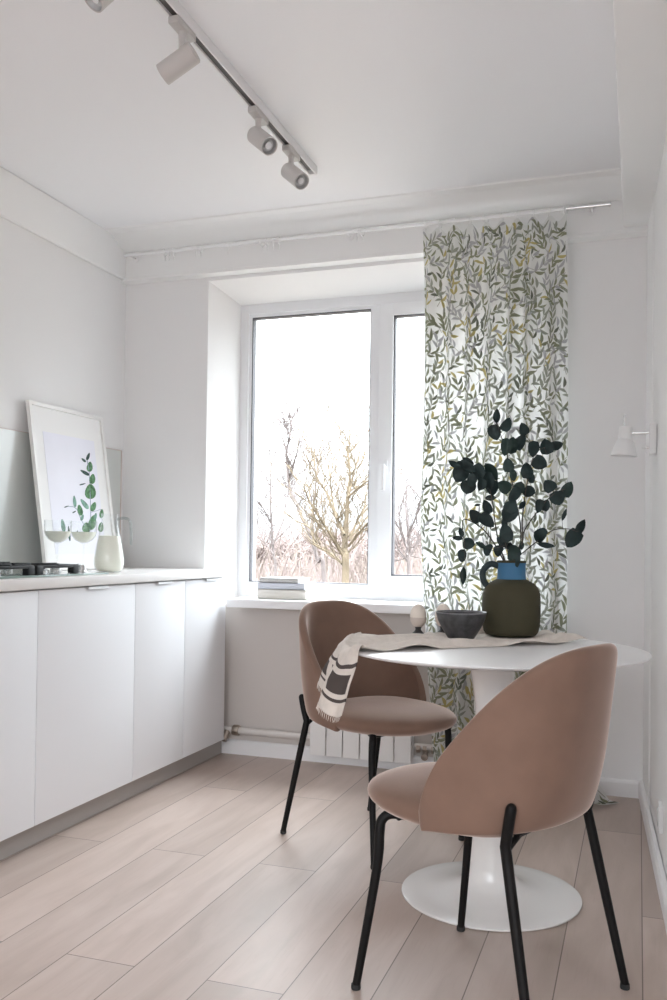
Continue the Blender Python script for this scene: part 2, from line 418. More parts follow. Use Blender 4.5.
tag(MB().box(-1.975, -1.958, 1.92, 4.052, .001, .085).build('plinth', 'plinth', smooth=False), 'long grey toe kick board under the white base cabinets', 'plinth')
tag(MB().box(XL + .002, -1.893, 1.90, 3.979, .882, .917, bev=.003).build('worktop', 'worktop'), 'long pale worktop across the white base cabinets', 'worktop')
t = thing('splashback', 'pale glossy splashback panel on the wall behind the leaning picture', 'splashback')
MB().box(XL + .002, XL + .010, 1.9, 3.94, .918, 1.506).build('panel', 'splash', t, smooth=False)
MB().box(XL + .002, XL + .012, 3.94, 3.946, .918, 1.509).box(XL + .002, XL + .012, 1.9, 3.94, 1.506, 1.509).build('edge_strip', 'splash_edge', t, smooth=False)

# gas hob
t = thing('gas_hob', 'gas hob with black iron grates and steel knobs set in the worktop', 'hob')
MB().box(-2.44, -1.965, 2.36, 3.035, .9175, .9235, bev=.002).build('glass_plate', 'black_glass', t)
for gx in (-2.10, -2.315):
    for gy in (2.50, 2.76):
        b = MB(); b.lathe([(.0, .0), (.05, 0), (.05, .012), (.042, .016), (.0, .018)], 24, T=Matrix.Translation((gx, gy, .9235)))
        b.build('burner', 'steel', t)
        b = MB(); b.lathe([(0, 0), (.036, 0), (.036, .008), (.0, .010)], 24, T=Matrix.Translation((gx, gy, .9405))); b.build('burner_cap', 'iron', t)
for gx0, gx1, gy0, gy1 in ((-2.42, -2.00, 2.375, 2.625), (-2.42, -2.00, 2.64, 2.885)):
    b = MB(); zt = .958
    for q in ((gx0, gx0 + .012, gy0, gy1), (gx1 - .012, gx1, gy0, gy1), (gx0, gx1, gy0, gy0 + .012), (gx0, gx1, gy1 - .012, gy1)):
        b.box(q[0], q[1], q[2], q[3], zt - .012, zt, bev=.003)
    ym = (gy0 + gy1) / 2
    b.box(gx0, -2.235, ym - .005, ym + .005, zt - .008, zt + .004, bev=.002).box(-2.185, gx1, ym - .005, ym + .005, zt - .008, zt + .004, bev=.002)
    for bx in (-2.10, -2.315):
        b.box(bx - .005, bx + .005, gy0, ym - .03, zt - .008, zt + .004, bev=.002).box(bx - .005, bx + .005, ym + .03, gy1, zt - .008, zt + .004, bev=.002)
    for px in (gx0 + .012, gx1 - .012):
        for py in (gy0 + .016, gy1 - .016):
            b.box(px - .013, px + .013, py - .018, py + .018, .9240, zt - .002, bev=.004)
    b.build('grate', 'iron', t)
for kx in (-2.05, -2.165, -2.28, -2.395):
    b = MB(); b.lathe([(0, 0), (.022, 0), (.022, .005), (.0205, .007), (.0215, .028), (.019, .031), (0, .031)], 28, T=Matrix.Translation((kx, 2.972, .924)))
    b.box(kx - .003, kx + .003, 2.972 - .019, 2.972 + .019, .954, .957)
    tag(b.build('knob', 'steel', t), 'brushed steel knob')

# leaning picture
top = Vector((-2.478, 3.18, 1.645)); bot = Vector((-2.372, 3.18, .918))
fh = (top - bot).length; up = (top - bot).normalized(); ey = Vector((0, 1, 0)); fn = ey.cross(up).normalized()
if fn.x < 0: fn = -fn
fw = .556; ft = .018
Tp = Matrix(((ey.x, up.x, fn.x, bot.x), (ey.y, up.y, fn.y, bot.y), (ey.z, up.z, fn.z, bot.z), (0, 0, 0, 1)))   # local x along the wall, y up the picture, z out
# frame front face lies on the measured plane: shift the body back by its thickness
pic = thing('framed_picture', 'white framed eucalyptus print leaning on the splashback', 'picture')
b = MB(); bw = .017
for q in ((0, bw, 0, fh), (fw - bw, fw, 0, fh), (bw, fw - bw, 0, bw), (bw, fw - bw, fh - bw, fh)):
    b.box(q[0], q[1], q[2], q[3], -.006, ft - .006, bev=.0012, T=Tp)
b.build('frame', 'frame_white', pic)
MB().box(.004, fw - .004, .004, fh - .004, -.005, .002, T=Tp).build('mat_board', 'paper', pic, smooth=False)
pr_ = MB().box(.085, fw - .085, .07, fh - .125, .0022, .0032, T=Tp).build('art_paper', 'print', pic, smooth=False)
p0 = Tp @ Vector((0, 0, .0036))
def pz(zx, zy): return on_plane(30 + zx / 6.06, 440 + zy / 6.06, p0, fn)
lb = MB()
def print_leaf(cx, cy, w_, h_, ang, mi):
    a = math.radians(ang); c = Vector((cx, cy)); pts = []
    for k in range(16):
        t = 2 * PI * k / 16; x = math.sin(t) * w_ / 2 * (1 - .25 * math.cos(t)); y = -math.cos(t) * h_ / 2
        x, y = x * math.cos(a) - y * math.sin(a), x * math.sin(a) + y * math.cos(a); pts.append(pz(cx + x, cy + y) + fn * (.0002 * mi))
    lb.add(pts, [list(range(16))], mi)
for q in ((352, 100, 18, 48, 20, 1), (325, 122, 14, 34, -50, 1), (362, 162, 36, 62, 5, 0), (332, 198, 20, 62, -60, 1), (378, 236, 36, 62, 8, 0), (366, 312, 66, 92, 0, 0),
          (330, 388, 26, 76, -38, 2), (384, 404, 32, 60, 22, 0), (270, 372, 20, 72, -6, 2), (303, 425, 32, 68, -12, 0), (316, 470, 18, 40, 20, 2), (200, 518, 26, 80, -10, 2),
          (237, 566, 14, 96, -6, 1), (342, 530, 52, 62, 0, 0), (378, 500, 46, 92, 14, 0), (434, 446, 26, 56, 5, 0), (430, 528, 32, 60, 6, 0), (396, 462, 18, 40, 10, 2),
          (284, 560, 10, 26, 30, 1), (268, 436, 8, 26, 60, 1), (220, 404, 7, 30, 70, 1), (318, 268, 8, 40, 75, 1)):
    print_leaf(*q)
def print_stroke(pts, w_):
    pts = [Vector(p) for p in pts]
    for a, b2 in zip(pts, pts[1:]):
        d = (b2 - a).normalized(); n_ = Vector((-d.y, d.x)) * w_ / 2
        lb.add([pz(*(a + n_)), pz(*(a - n_)), pz(*(b2 - n_)), pz(*(b2 + n_))], [[0, 1, 2, 3]], 3)
print_stroke([(345, 120), (358, 180), (362, 260), (366, 360), (368, 460), (362, 560)], 5)
print_stroke([(225, 402), (262, 404), (285, 420), (305, 470), (330, 520)], 4)
print_stroke([(365, 440), (400, 430), (430, 420)], 3)
lb.build('botanical_print', ['leaf_print', 'leaf_print_dark', 'leaf_print_teal', 'twig_print'], pr_, smooth=False)

# jug and two coupes
def wall_of(prof, th):
    """closed profile of a thin vessel from its outer profile"""
    return prof + [(max(r - th, .0005), z + (th if i == len(prof) - 1 and False else 0)) for i, (r, z) in enumerate(prof[::-1])]
jz = .9175
t = thing('milk_jug', 'glass jug of pale milk with an open glass handle', 'jug', (-2.08, 3.215, jz), math.radians(-2))
jp = [(.0, .0005), (.040, .0005), (.050, .004), (.057, .014), (.0615, .032), (.062, .05), (.059, .075), (.054, .105), (.0485, .135), (.0425, .165), (.037, .19), (.0345, .207), (.035, .225), (.037, .243)]
MB().lathe(jp + [(r - .0022, z) for r, z in jp[:0:-1]], 40, cap=False).build('vessel', 'glassware', t)
mp_ = [(.0, .004), (.038, .004), (.048, .008), (.0545, .017), (.059, .033), (.0595, .05), (.0565, .075), (.0515, .105), (.046, .135), (.0425, .1515), (.0, .152)]
tag(MB().lathe(mp_, 40).build('milk', 'milk', t), 'pale yellowish milk filling the jug')
hd = smooth_path([(.034, 0, .222), (.058, 0, .226), (.078, 0, .219), (.086, 0, .195), (.088, 0, .15), (.088, 0, .12)], 5)
MB().tube(hd, .006, 10, round_end=True).build('handle', 'glass_thick', t)
t.rotation_euler.z = math.radians(25)
cp = [(.0, .0), (.034, .0), (.033, .0025), (.010, .006), (.004, .012), (.0032, .03), (.0032, .108), (.006, .117), (.022, .124), (.038, .134), (.049, .149), (.0545, .166), (.0555, .188), (.0555, .212)]
def coupe(x, y, label):
    t = thing('coupe_glass', label, 'glass', (x, y, .9178), group='coupe glasses of milk')
    MB().lathe(cp + [(r - .0012, z + .001) for r, z in cp[:6:-1]], 36, cap=False).build('bowl_and_stem', 'glassware', t)
    mk = [(.0, .122), (.012, .1225), (.022, .1265), (.037, .1365), (.0475, .1505), (.0528, .166), (.0530, .1665), (.0, .167)]
    tag(MB().lathe(mk, 36).build('milk', 'milk', t), 'pale drink in the bowl of the glass')
coupe(-2.28, 3.14, 'stemmed coupe of milk beside the left picture frame edge, behind the hob')
coupe(-2.24, 3.265, 'stemmed coupe of milk right beside the glass jug')

# ------------------------------------------------------------------ ceiling track and spots
TX = -1.262
t = thing('track_rail', 'white ceiling track with a dark conductor slot', 'track')
tr = MB()
tr.box(TX - .0175, TX - .0115, 1.0, 3.37, 2.540, ZC - .0005, bev=.001).box(TX + .0115, TX + .0175, 1.0, 3.37, 2.540, ZC - .0005, bev=.001).box(TX - .0115, TX + .0115, 1.0, 3.37, 2.562, ZC - .0005)
tr.box(TX - .0175, TX + .0175, 3.37, 3.385, 2.540, ZC - .0005, bev=.001)
tr.build('rail', 'trim', t)
sl = MB().box(TX - .0113, TX + .0113, 1.0, 3.35, 2.549, 2.5615); sl.build('conductor_slot', 'spot_dark', t, smooth=False)
def spot(Y, dcam, label, L=.115, R_=.031, jz=-.066, k=.030):
    d = (M3.transposed() @ Vector(dcam)).normalized()
    t = thing('track_spotlight', label, 'spotlight', (TX, Y, 2.540), group='track spotlights')
    a = MB().box(-.0165, .0165, -.055, .055, -.022, -.0005, bev=.004)
    a.build('adapter', 'spot_grey', t)
    J = Vector((0, 0, jz))
    s_ = MB(); s_.tube([(0, .0, -.018), (0, 0, -.030), (0, 0, jz + .014), J], [.015, .011, .010, .015], 12)
    s_.build('stem', 'spot_grey', t)
    c = J + Vector((0, 0, -.020)) + d * k
    T = axis_T(c - d * L / 2, d)
    b = MB(); b.lathe([(0, 0), (R_ - .004, 0), (R_, .004), (R_, L - .001), (R_ - .002, L), (R_ - .004, L - .001), (R_ - .005, L - .016), (0, L - .016)], 32, T=T, cap=False)
    b.build('head', 'spot_grey', t)
    q = MB(); q.lathe([(R_ - .0055, L - .003), (R_ - .010, L - .013), (.012, L - .0155), (0, L - .0155)], 28, T=T, cap=False); q.build('reflector', 'alu', t)
    q = MB(); q.lathe([(.012, L - .015), (.012, L - .008), (0, L - .006)], 18, T=T, cap=False); q.build('lens', 'plastic_clear', t)
spot(1.93, (-.5, .75, -.35), 'track spotlight nearest the camera, cut off at the top')
spot(2.285, (-.86, .46, .25), 'track spotlight turned away to the left wall', jz=-.084, k=.012)
spot(2.832, (.50, .62, -.60), 'track spotlight third along the ceiling rail, turned back to the room')
spot(3.142, (.50, .62, -.60), 'track spotlight at the window end of the rail')

# ------------------------------------------------------------------ curtain rod, rings, curtain
RY, RZ = 3.868, 2.474
t = thing('curtain_rod', 'thin white curtain rod below the window cornice', 'curtain rod')
MB().tube([(-2.44, RY, RZ), (-.135, RY, RZ)], .008, 12).build('rod', 'plastic_clear', t)
e = MB().tube([(-.30, RY, RZ), (-.13, RY, RZ)], .0086, 12).lathe([(0, 0), (.011, 0), (.011, .014), (0, .014)], 14, T=axis_T(Vector((-.135, RY, RZ)), (1, 0, 0)))
tag(e.build('end_sleeve', 'chrome', t), 'bare metal end of the rod')
for bx in (-2.42, -1.28, -.20):
    MB().tube([(bx, RY, RZ + .002), (bx, 3.939, RZ + .002)], .006, 8).lathe([(0, 0), (.017, 0), (.017, .005), (0, .006)], 16, T=axis_T(Vector((bx, 3.939, RZ + .002)), (0, -1, 0))).build('bracket', 'trim', t)
ring = MB(); N_ = 22
ring.tube([(0, .0165 * math.cos(2 * PI * k / N_), .0165 * math.sin(2 * PI * k / N_)) for k in range(N_ + 1)], .0032, 6)
ring.tube([(0, 0, -.0165), (0, 0, -.026), (0, .006, -.033), (0, 0, -.038)], .0026, 6)
r0 = None
CURT = (-.920, -.292)
rng = random.Random(5)
free = [on_y(px, 250, RY).x for px in (165, 169, 174, 196, 201, 228, 262, 267, 273, 279, 357, 362)]
held = [CURT[0] + .012 + k * (CURT[1] - CURT[0] - .024) / 9 for k in range(10)]
for i, x in enumerate(free + held):
    o = ring.build('curtain_ring', 'lamp_white') if r0 is None else r0.copy()
    if r0 is None: r0 = o
    else: C.objects.link(o)
    o.location = (x, RY, RZ - .0075); o.rotation_euler = (0, 0, rng.uniform(-.5, .5))
    if i < len(free): tag(o, 'clear plastic ring empty on the rod left of the curtain', 'curtain ring', 'empty curtain rings')
    else: tag(o, 'clear plastic ring on the rod above the leaf curtain', 'curtain ring', 'rings that carry the curtain')

FABW, FABH = .92, 2.62       # flat size of the cloth; the last hand's breadth lies on the floor
NF = 7
_ph = [random.Random(11).uniform(-.5, .5) for _ in range(40)]
def curt(u, v, off=0.):
    """u across 0..1, v down 0..1 of the cloth -> point in the room"""
    s = v * FABH; top = RZ - .022; drop = top - .012
    low = max(0., min(1., (s - 1.3) / 1.1))
    ph = u * NF * 2 * PI + .55 * math.sin(u * 17 + 1.3) + .35 * math.sin(v * 3 + u * 9)
    amp = .008 + .014 * min(1, s / .35) + .004 * math.sin(v * 5 + u * 11)
    x0 = CURT[0] + (.075 * low); x1 = CURT[1] + .025 * low
    x = x0 + u * (x1 - x0) + .006 * math.sin(ph * 1.0 + .9) * min(1, s / .3) + .006 * math.sin(v * 7 + u * 5)
    y = RY - .006 + amp * math.cos(ph) - .012 * low
    sag = .030 * (.5 - .5 * math.cos(u * 9 * 2 * PI)) * max(0, 1 - s / .18)
    if s < drop: z = top - s - sag
    else:
        e = s - drop; z = .010 + .008 * (1 + math.sin(u * 37 + e * 30)) + .075 * math.sin(min(1, e / .14) * PI) * (.25 + .75 * u)
        y -= e * .75 * (.6 + .4 * math.sin(u * 23)) ; x += e * (.15 + 1.0 * u ** 3)
    if s > drop - .12 and s <= drop: x += 0
    return Vector((x, y, z))
def curt_n(u, v):
    e = .002; a = curt(min(u + e, 1), v) - curt(max(u - e, 0), v); b = curt(u, min(v + e, 1)) - curt(u, max(v - e, 0))
    n_ = a.cross(b); n_.normalize()
    return -n_
cb = MB(); cb.grid(lambda u, v: curt(u, v), 360, 200)
# printed leaf sprays: drawn flat on the cloth, then laid along the folds
lf = random.Random(21)
def cloth_pt(x, y): u, v = x / FABW, y / FABH; return u, v
def print_cloth_leaf(x, y, ang, L, wd, mi):
    n_ = 6; ca, sa = math.cos(ang), math.sin(ang); left = []; right = []
    for k in range(n_ + 1):
        t = k / n_; ww = wd * math.sin(PI * t ** .85) * .5; cx = x + ca * L * t; cy = y + sa * L * t
        bend = .10 * L * math.sin(PI * t); cx += -sa * bend; cy += ca * bend
        left.append((cx - sa * ww, cy + ca * ww)); right.append((cx + sa * ww, cy - ca * ww))
    pts = left + right[-2:0:-1]
    mx_, my_ = x + ca * L * .5, y + sa * L * .5
    if not (.004 < mx_ < FABW - .004 and .004 < my_ < FABH - .004): return
    pts = [(min(max(p[0], .003), FABW - .003), min(max(p[1], .003), FABH - .003)) for p in pts]
    vs = []
    for p in pts:
        u, v = p[0] / FABW, p[1] / FABH; vs.append(curt(u, v) + curt_n(u, v) * .0022)
    m = len(left); fs = []
    idx = lambda k, side: k if side == 0 else (0 if k == 0 else (n_ if k == n_ else len(pts) - k))
    for k in range(n_):
        q = [idx(k, 0), idx(k + 1, 0), idx(k + 1, 1), idx(k, 1)]
        q2 = []
        for z in q:
            if z not in q2: q2.append(z)
        fs.append(q2)
    cb.add(vs, fs, mi)
def pick():
    r = lf.random(); return 1 if r < .34 else 2 if r < .64 else 3 if r < .80 else 4 if r < .91 else 5
taken = {}
def leaf_ok(x, y, a, L):
    cx, cy = x + math.cos(a) * L * .5, y + math.sin(a) * L * .5; k0 = (int(cx / .02), int(cy / .02))
    for i in (-1, 0, 1):
        for j in (-1, 0, 1):
            for q in taken.get((k0[0] + i, k0[1] + j), ()):
                if (q[0] - cx) ** 2 + (q[1] - cy) ** 2 < .0180 ** 2: return False
    taken.setdefault(k0, []).append((cx, cy)); return True
def put_leaf(x, y, a, L, wd, mi):
    if leaf_ok(x, y, a, L): print_cloth_leaf(x, y, a, L, wd, mi); return True
    return False
def spray(x, y, ang, n_, L):
    px, py, a = x, y, ang; tone = pick()
    for k in range(n_):
        st = L * .52; a += lf.uniform(-.28, .28); nx, ny = px + math.cos(a) * st, py + math.sin(a) * st
        got = False
        for sd in (1, -1):
            mi = tone if lf.random() < .6 else pick()
            got |= put_leaf(nx, ny, a + sd * lf.uniform(.40, .80), L * lf.uniform(.78, 1.1), L * lf.uniform(.22, .30), mi)
        if got and .006 < min(px, nx) and max(px, nx) < FABW - .006 and .006 < min(py, ny) and max(py, ny) < FABH - .006:
            d = Vector((-math.sin(a), math.cos(a))) * .0010
            q = [(px + d.x, py + d.y), (px - d.x, py - d.y), (nx - d.x, ny - d.y), (nx + d.x, ny + d.y)]
            cb.add([curt(p[0] / FABW, p[1] / FABH) + curt_n(p[0] / FABW, p[1] / FABH) * .0018 for p in q], [[0, 1, 2, 3]], 6)
        px, py = nx, ny
    put_leaf(px, py, a, L, L * .27, tone)
for rep_ in range(3):
    gx = (.085, .060, .045)[rep_]
    for j in range(int(FABH / gx) + 2):
        for i in range(int(FABW / gx) + 2):
            x = (i + (j % 2) * .5) * gx + lf.uniform(-.02, .02) - .03; y = j * gx + lf.uniform(-.02, .02)
            spray(x, y, -PI / 2 + lf.choice((-1, 1)) * lf.uniform(.0, 1.1), (4, 2, 1)[rep_], lf.uniform(.042, .056))
t = thing('curtain', 'long white curtain printed with green and mustard leaves', 'curtain')
cb.build('panel', ['curtain', 'leaf_olive', 'leaf_grey', 'leaf_lilac', 'leaf_mustard', 'leaf_dark', 'vine'], t, angle=70)

# ------------------------------------------------------------------ radiator and pipes
t = thing('radiator', 'white sectional radiator under the windowsill', 'radiator')
rx0, rx1 = -1.468, -.972; ns = 6; sw = (rx1 - rx0) / ns
for k in range(ns):
    b = MB(); a = rx0 + k * sw
    b.box(a + .0025, a + sw - .0025, 3.985, 3.992, .05, .615, bev=.002)
    b.box(a + sw * .3, a + sw * .7, 3.99, 4.055, .06, .60)
    b.box(a + .006, a + sw - .006, 4.048, 4.055, .06, .60)
    b.build('section', 'radiator', t)
for mz in (.125, .56): MB().tube([(rx0 + .01, 4.022, mz), (rx1 - .01, 4.022, mz)], .018, 12).build('manifold', 'radiator', t)
t = thing('heating_pipe', 'beige heating pipe low on the wall beside the cabinet end', 'pipe')
MB().tube(smooth_path([(-2.02, 4.03, .126), (-1.80, 4.028, .124), (-1.52, 4.025, .123), (-1.47, 4.024, .123)], 4), .017, 14).build('tube', 'pipe', t)
v = MB(); v.lathe([(0, 0), (.024, 0), (.027, .006), (.027, .028), (.024, .034), (0, .034)], 8, T=axis_T(Vector((-1.885, 4.028, .125)), (1, 0, 0)))
v.lathe([(0, 0), (.016, 0), (.016, .05), (0, .05)], 12, T=axis_T(Vector((-1.912, 4.02, .118)), (-.1, -.6, -.7)))
v.build('union_nut', 'brass', t)
t = thing('radiator_valve', 'small pipe joint with brass fittings right of the radiator', 'valve')
MB().tube([(-.965, 4.022, .125), (-.87, 4.022, .125), (-.60, 4.03, .125)], .014, 12).build('tube', 'pipe', t)
v = MB()
for vx in (-.955, -.925, -.885):
    v.lathe([(0, 0), (.018, 0), (.019, .004), (.019, .014), (.018, .018), (0, .018)], 6, T=axis_T(Vector((vx, 4.018, .115)), (1, 0, 0)))
v.lathe([(0, 0), (.012, 0), (.012, .045), (.016, .046), (.016, .062), (0, .064)], 12, T=axis_T(Vector((-.91, 4.012, .105)), (.1, -1, -.2)))
v.build('fitting', 'brass', t)

# ------------------------------------------------------------------ books on the sill
def book(x0, x1, y0, y1, z0, z1, cover, label, rz=0., under=None):
    cx, cy = (x0 + x1) / 2, (y0 + y1) / 2; a, b_ = (x1 - x0) / 2, (y1 - y0) / 2; hh = z1 - z0
    t = thing('book', label, 'book', (cx, cy, z0), rz, group='books on the windowsill')
    c = MB(); c.box(-a, a, -b_, b_, 0, .0028, 1 if under else 0, bev=.0008).box(-a, a, -b_, b_, hh - .0028, hh, bev=.0008).box(-a, a, -b_, -b_ + .003, 0, hh, bev=.0008)
    c.build('cover', [cover, under or cover], t)
    MB().box(-a + .003, a - .0035, -b_ + .003, b_ - .004, .0028, hh - .0028).build('pages', 'pages', t, smooth=False)
bx0 = on_y(257.5, 595, 4.03).x; bx1 = on_y(306, 595, 4.03).x
book(bx0, bx1, 4.03, 4.20, .7765, .8235, 'book_cream', 'thick cream book at the bottom of the windowsill stack', under='book_green')
book(bx0 - .002, bx1 - .012, 4.035, 4.20, .824, .855, 'book_blue', 'pale blue grey book in the middle of the windowsill stack', .01)
book(bx0 + .006, bx1 - .045, 4.04, 4.20, .8555, .878, 'book_grey', 'slim grey book on top of the windowsill stack', -.01)

# ------------------------------------------------------------------ table
TC = Vector((-.412, 2.705, 0)); TR = .45
t = thing('tulip_table', 'round white pedestal table by the window', 'table', TC)
MB().lathe([(0, .722), (.36, .722), (.425, .727), (.447, .7325), (.45, .7365), (.4485, .7395), (.445, .7405), (0, .7405)], 128, cap=False).build('tabletop', 'table_white', t)
st = [(.0, 0.001), (.262, .001), (.2655, .004), (.265, .008), (.255, .011), (.22, .014), (.16, .021), (.115, .030), (.085, .045), (.072, .065), (.066, .10), (.059, .17), (.051, .28), (.046, .38), (.047, .48), (.053, .58), (.066, .67), (.085, .712), (.10, .7225)]
MB().lathe(st, 96).build('pedestal', 'table_stem', t, angle=60)

# linen runner: lies across the top, hangs over the left edge in gathered pleats
ZT = .7412
dR = Vector((-.722, -.692)); sR = Vector((-.692, .722)); HALF = .19
C0 = Vector((-.150, 2.945)) + sR * HALF; T2 = Vector((TC.x, TC.y))
wr = random.Random(8)
wv = [(wr.uniform(6, 20), wr.uniform(-26, 26), wr.uniform(0, 6)) for _ in range(6)]
def ripple(a, b): return sum(math.sin(p * a + q * b + r) for p, q, r in wv) / 6
HANG = .185
def runner(u, v):
    b = (v - .5) * 2 * HALF * (1 + .06 * math.sin(u * 7)) + .012 * math.sin(u * 5)
    p0 = C0 + sR * b + dR * .02 * math.sin(v * 9)
    rel = p0 - T2; k = rel.dot(dR); tl = -k + math.sqrt(max(k * k - (rel.dot(rel) - TR ** 2), 0))
    P = p0 + dR * (u * (tl + HANG + .010 * math.sin(v * 13)))
    rv = P - T2; r = rv.length; th = math.atan2(rv.y, rv.x); rad = rv / r
    R = .020; R0 = TR - .008
    lay = min(1., max(0., (R0 - r) / .05))
    wob = .0035 + max(0, ripple(P.x * 1.6, P.y * 1.2)) * .032 + .010 * max(0, math.sin(b * 46 + u * 3)) ** 3
    near = min((P - Vector((ox, oy))).length - rr for ox, oy, rr in ((-.402, 3.025, .085), (-.530, 2.868, .047), (-.700, 2.945, .022), (-.628, 3.005, .022)))
    wob = .0035 + (wob - .0035) * min(1., max(0., near / .04))
    wob += .012 * math.exp(-((u - .012) / .03) ** 2) * (.5 + .5 * math.sin(v * 15))
    if r <= R0: return Vector((P.x, P.y, ZT + wob))
    e = r - R0; arc = R * PI / 2
    if e < arc: a = e / R; out = R * math.sin(a); dz = R * (1 - math.cos(a))
    else: out = R + .30 * (e - arc); dz = R + (e - arc) * .93
    fall = min(1., e / .10)
    pl = .020 * math.cos(th * 15 + .4) * fall
    ro = R0 + out + max(pl, -.010) + .014 * fall
    q = T2 + Vector((math.cos(th), math.sin(th))) * ro
    return Vector((q.x, q.y, ZT + wob * (1 - fall) + .0035 * fall + .006 * (1 - fall) - dz))
def stripe(u, v):
    if .882 < u < .934: return 1 if (.03 < v < .27 or .33 < v < .66 or .72 < v < .97) else 0
    if .853 < u < .864 or .950 < u < .961: return 1
    return 0
t = thing('table_runner', 'crumpled beige linen runner with dark stripes hanging over the table edge', 'table runner')
lo = MB().grid(runner, 200, 90, mi=0)
def place_stripe():
    lo.m = []
    for j in range(90):
        for i in range(200):
            lo.m.append(stripe((i + .5) / 200, (j + .5) / 90))
place_stripe()
rn = lo.build('cloth', ['linen', 'linen_stripe'], t, angle=80)
so = rn.modifiers.new('thick', 'SOLIDIFY'); so.thickness = .0022; so.offset = 1
fr = MB(); fz = random.Random(3)
for k in range(46):
    v = (k + .5) / 46; a = runner(1, v); a2 = runner(.985, v); d = (a - a2).normalized()
    fr.tube([a - d * .002, a + d * .008, a + d * .016 + Vector((fz.uniform(-.003, .003), fz.uniform(-.003, .003), 0))], [.0011, .0009, .0005], 5)
fr.build('fringe', 'linen', t)

# vase
VC = Vector((-.402, 3.025, ZT + .0065))
t = thing('vase', 'olive green clay vase with blue collar on the linen runner', 'vase', VC)
vp = [(.0, .0), (.070, .0), (.082, .004), (.090, .014), (.0945, .035), (.0965, .075), (.0965, .115), (.0945, .140), (.088, .160), (.075, .174), (.058, .183), (.048, .188)]
MB().lathe(vp, 64).build('body', 'vase_olive', t, angle=60)
nk = [(.0485, .187), (.0475, .19), (.0465, .205), (.0465, .235), (.0475, .243)]
MB().lathe(nk + [(.043, .244), (.041, .240), (.041, .19), (.0, .189)], 48, cap=False).build('collar', 'vase_blue', t, angle=60)
MB().lathe([(.0477, .2425), (.0487, .247), (.0462, .250), (.0425, .247), (.042, .242)], 48, cap=False).build('rim', 'vase_olive', t, angle=60)
hd = smooth_path([(-.042, -.012, .232), (-.066, -.02, .238), (-.086, -.027, .222), (-.092, -.029, .198), (-.083, -.026, .172), (-.070, -.022, .162)], 5)
tag(MB().tube(hd, .0105, 12).build('handle', 'vase_dark', t), 'dark loop handle')

# bowl
t = tag(MB().lathe([(0, .0), (.042, .0), (.0445, .004), (.050, .012), (.064, .036), (.075, .058), (.080, .076), (.0815, .083), (.080, .0845), (.0775, .083), (.072, .06), (.055, .03), (.03, .014), (0, .012)], 64, cap=False).build('bowl', 'bowl', angle=60), 'dark grey ceramic bowl in front of the olive vase', 'bowl')
t.location = (-.540, 2.868, ZT + .006)
rim = MB().lathe([(.0800, .0785), (.0818, .083), (.0803, .0852), (.0778, .0835), (.076, .079)], 64, cap=False).build('rim', 'bowl_rim', t, angle=60)

# egg cups and eggs
ep = [(r * 1.06, z * 1.04) for r, z in [(.0, -.030), (.010, -.0288), (.018, -.0235), (.0235, -.014), (.0255, -.002), (.0245, .010), (.0205, .022), (.014, .031), (.007, .0355), (0, .0368)]]
def egg_cup(x, y, lab, lab2):
    t = thing('egg_cup', lab, 'egg cup', (x, y, ZT + .006), group='egg cups')
    MB().lathe([(.0, .0), (.019, .0), (.0195, .003), (.014, .008), (.0095, .014), (.010, .020), (.014, .0245), (0, .0245)], 32).build('foot', 'egg_cup_foot', t, angle=60)
    MB().lathe([(.0, .0235), (.013, .0235), (.021, .031), (.0262, .042), (.0278, .054), (.0270, .0555), (.0258, .054), (.0245, .044), (.0195, .034), (.0, .028)], 32, cap=False).build('cup', 'egg_cup', t, angle=60)
    e = tag(MB().lathe(ep, 32).build('egg', 'egg', angle=80), lab2, 'egg', 'eggs in cups'); e.location = (x, y, ZT + .006 + .0625)
egg_cup(-.700, 2.945, 'egg cup with dark foot standing clear left of the bowl', 'egg in the cup clear left of the bowl')
egg_cup(-.628, 3.005, 'egg cup half hidden behind the dark bowl', 'egg half hidden behind the dark bowl')

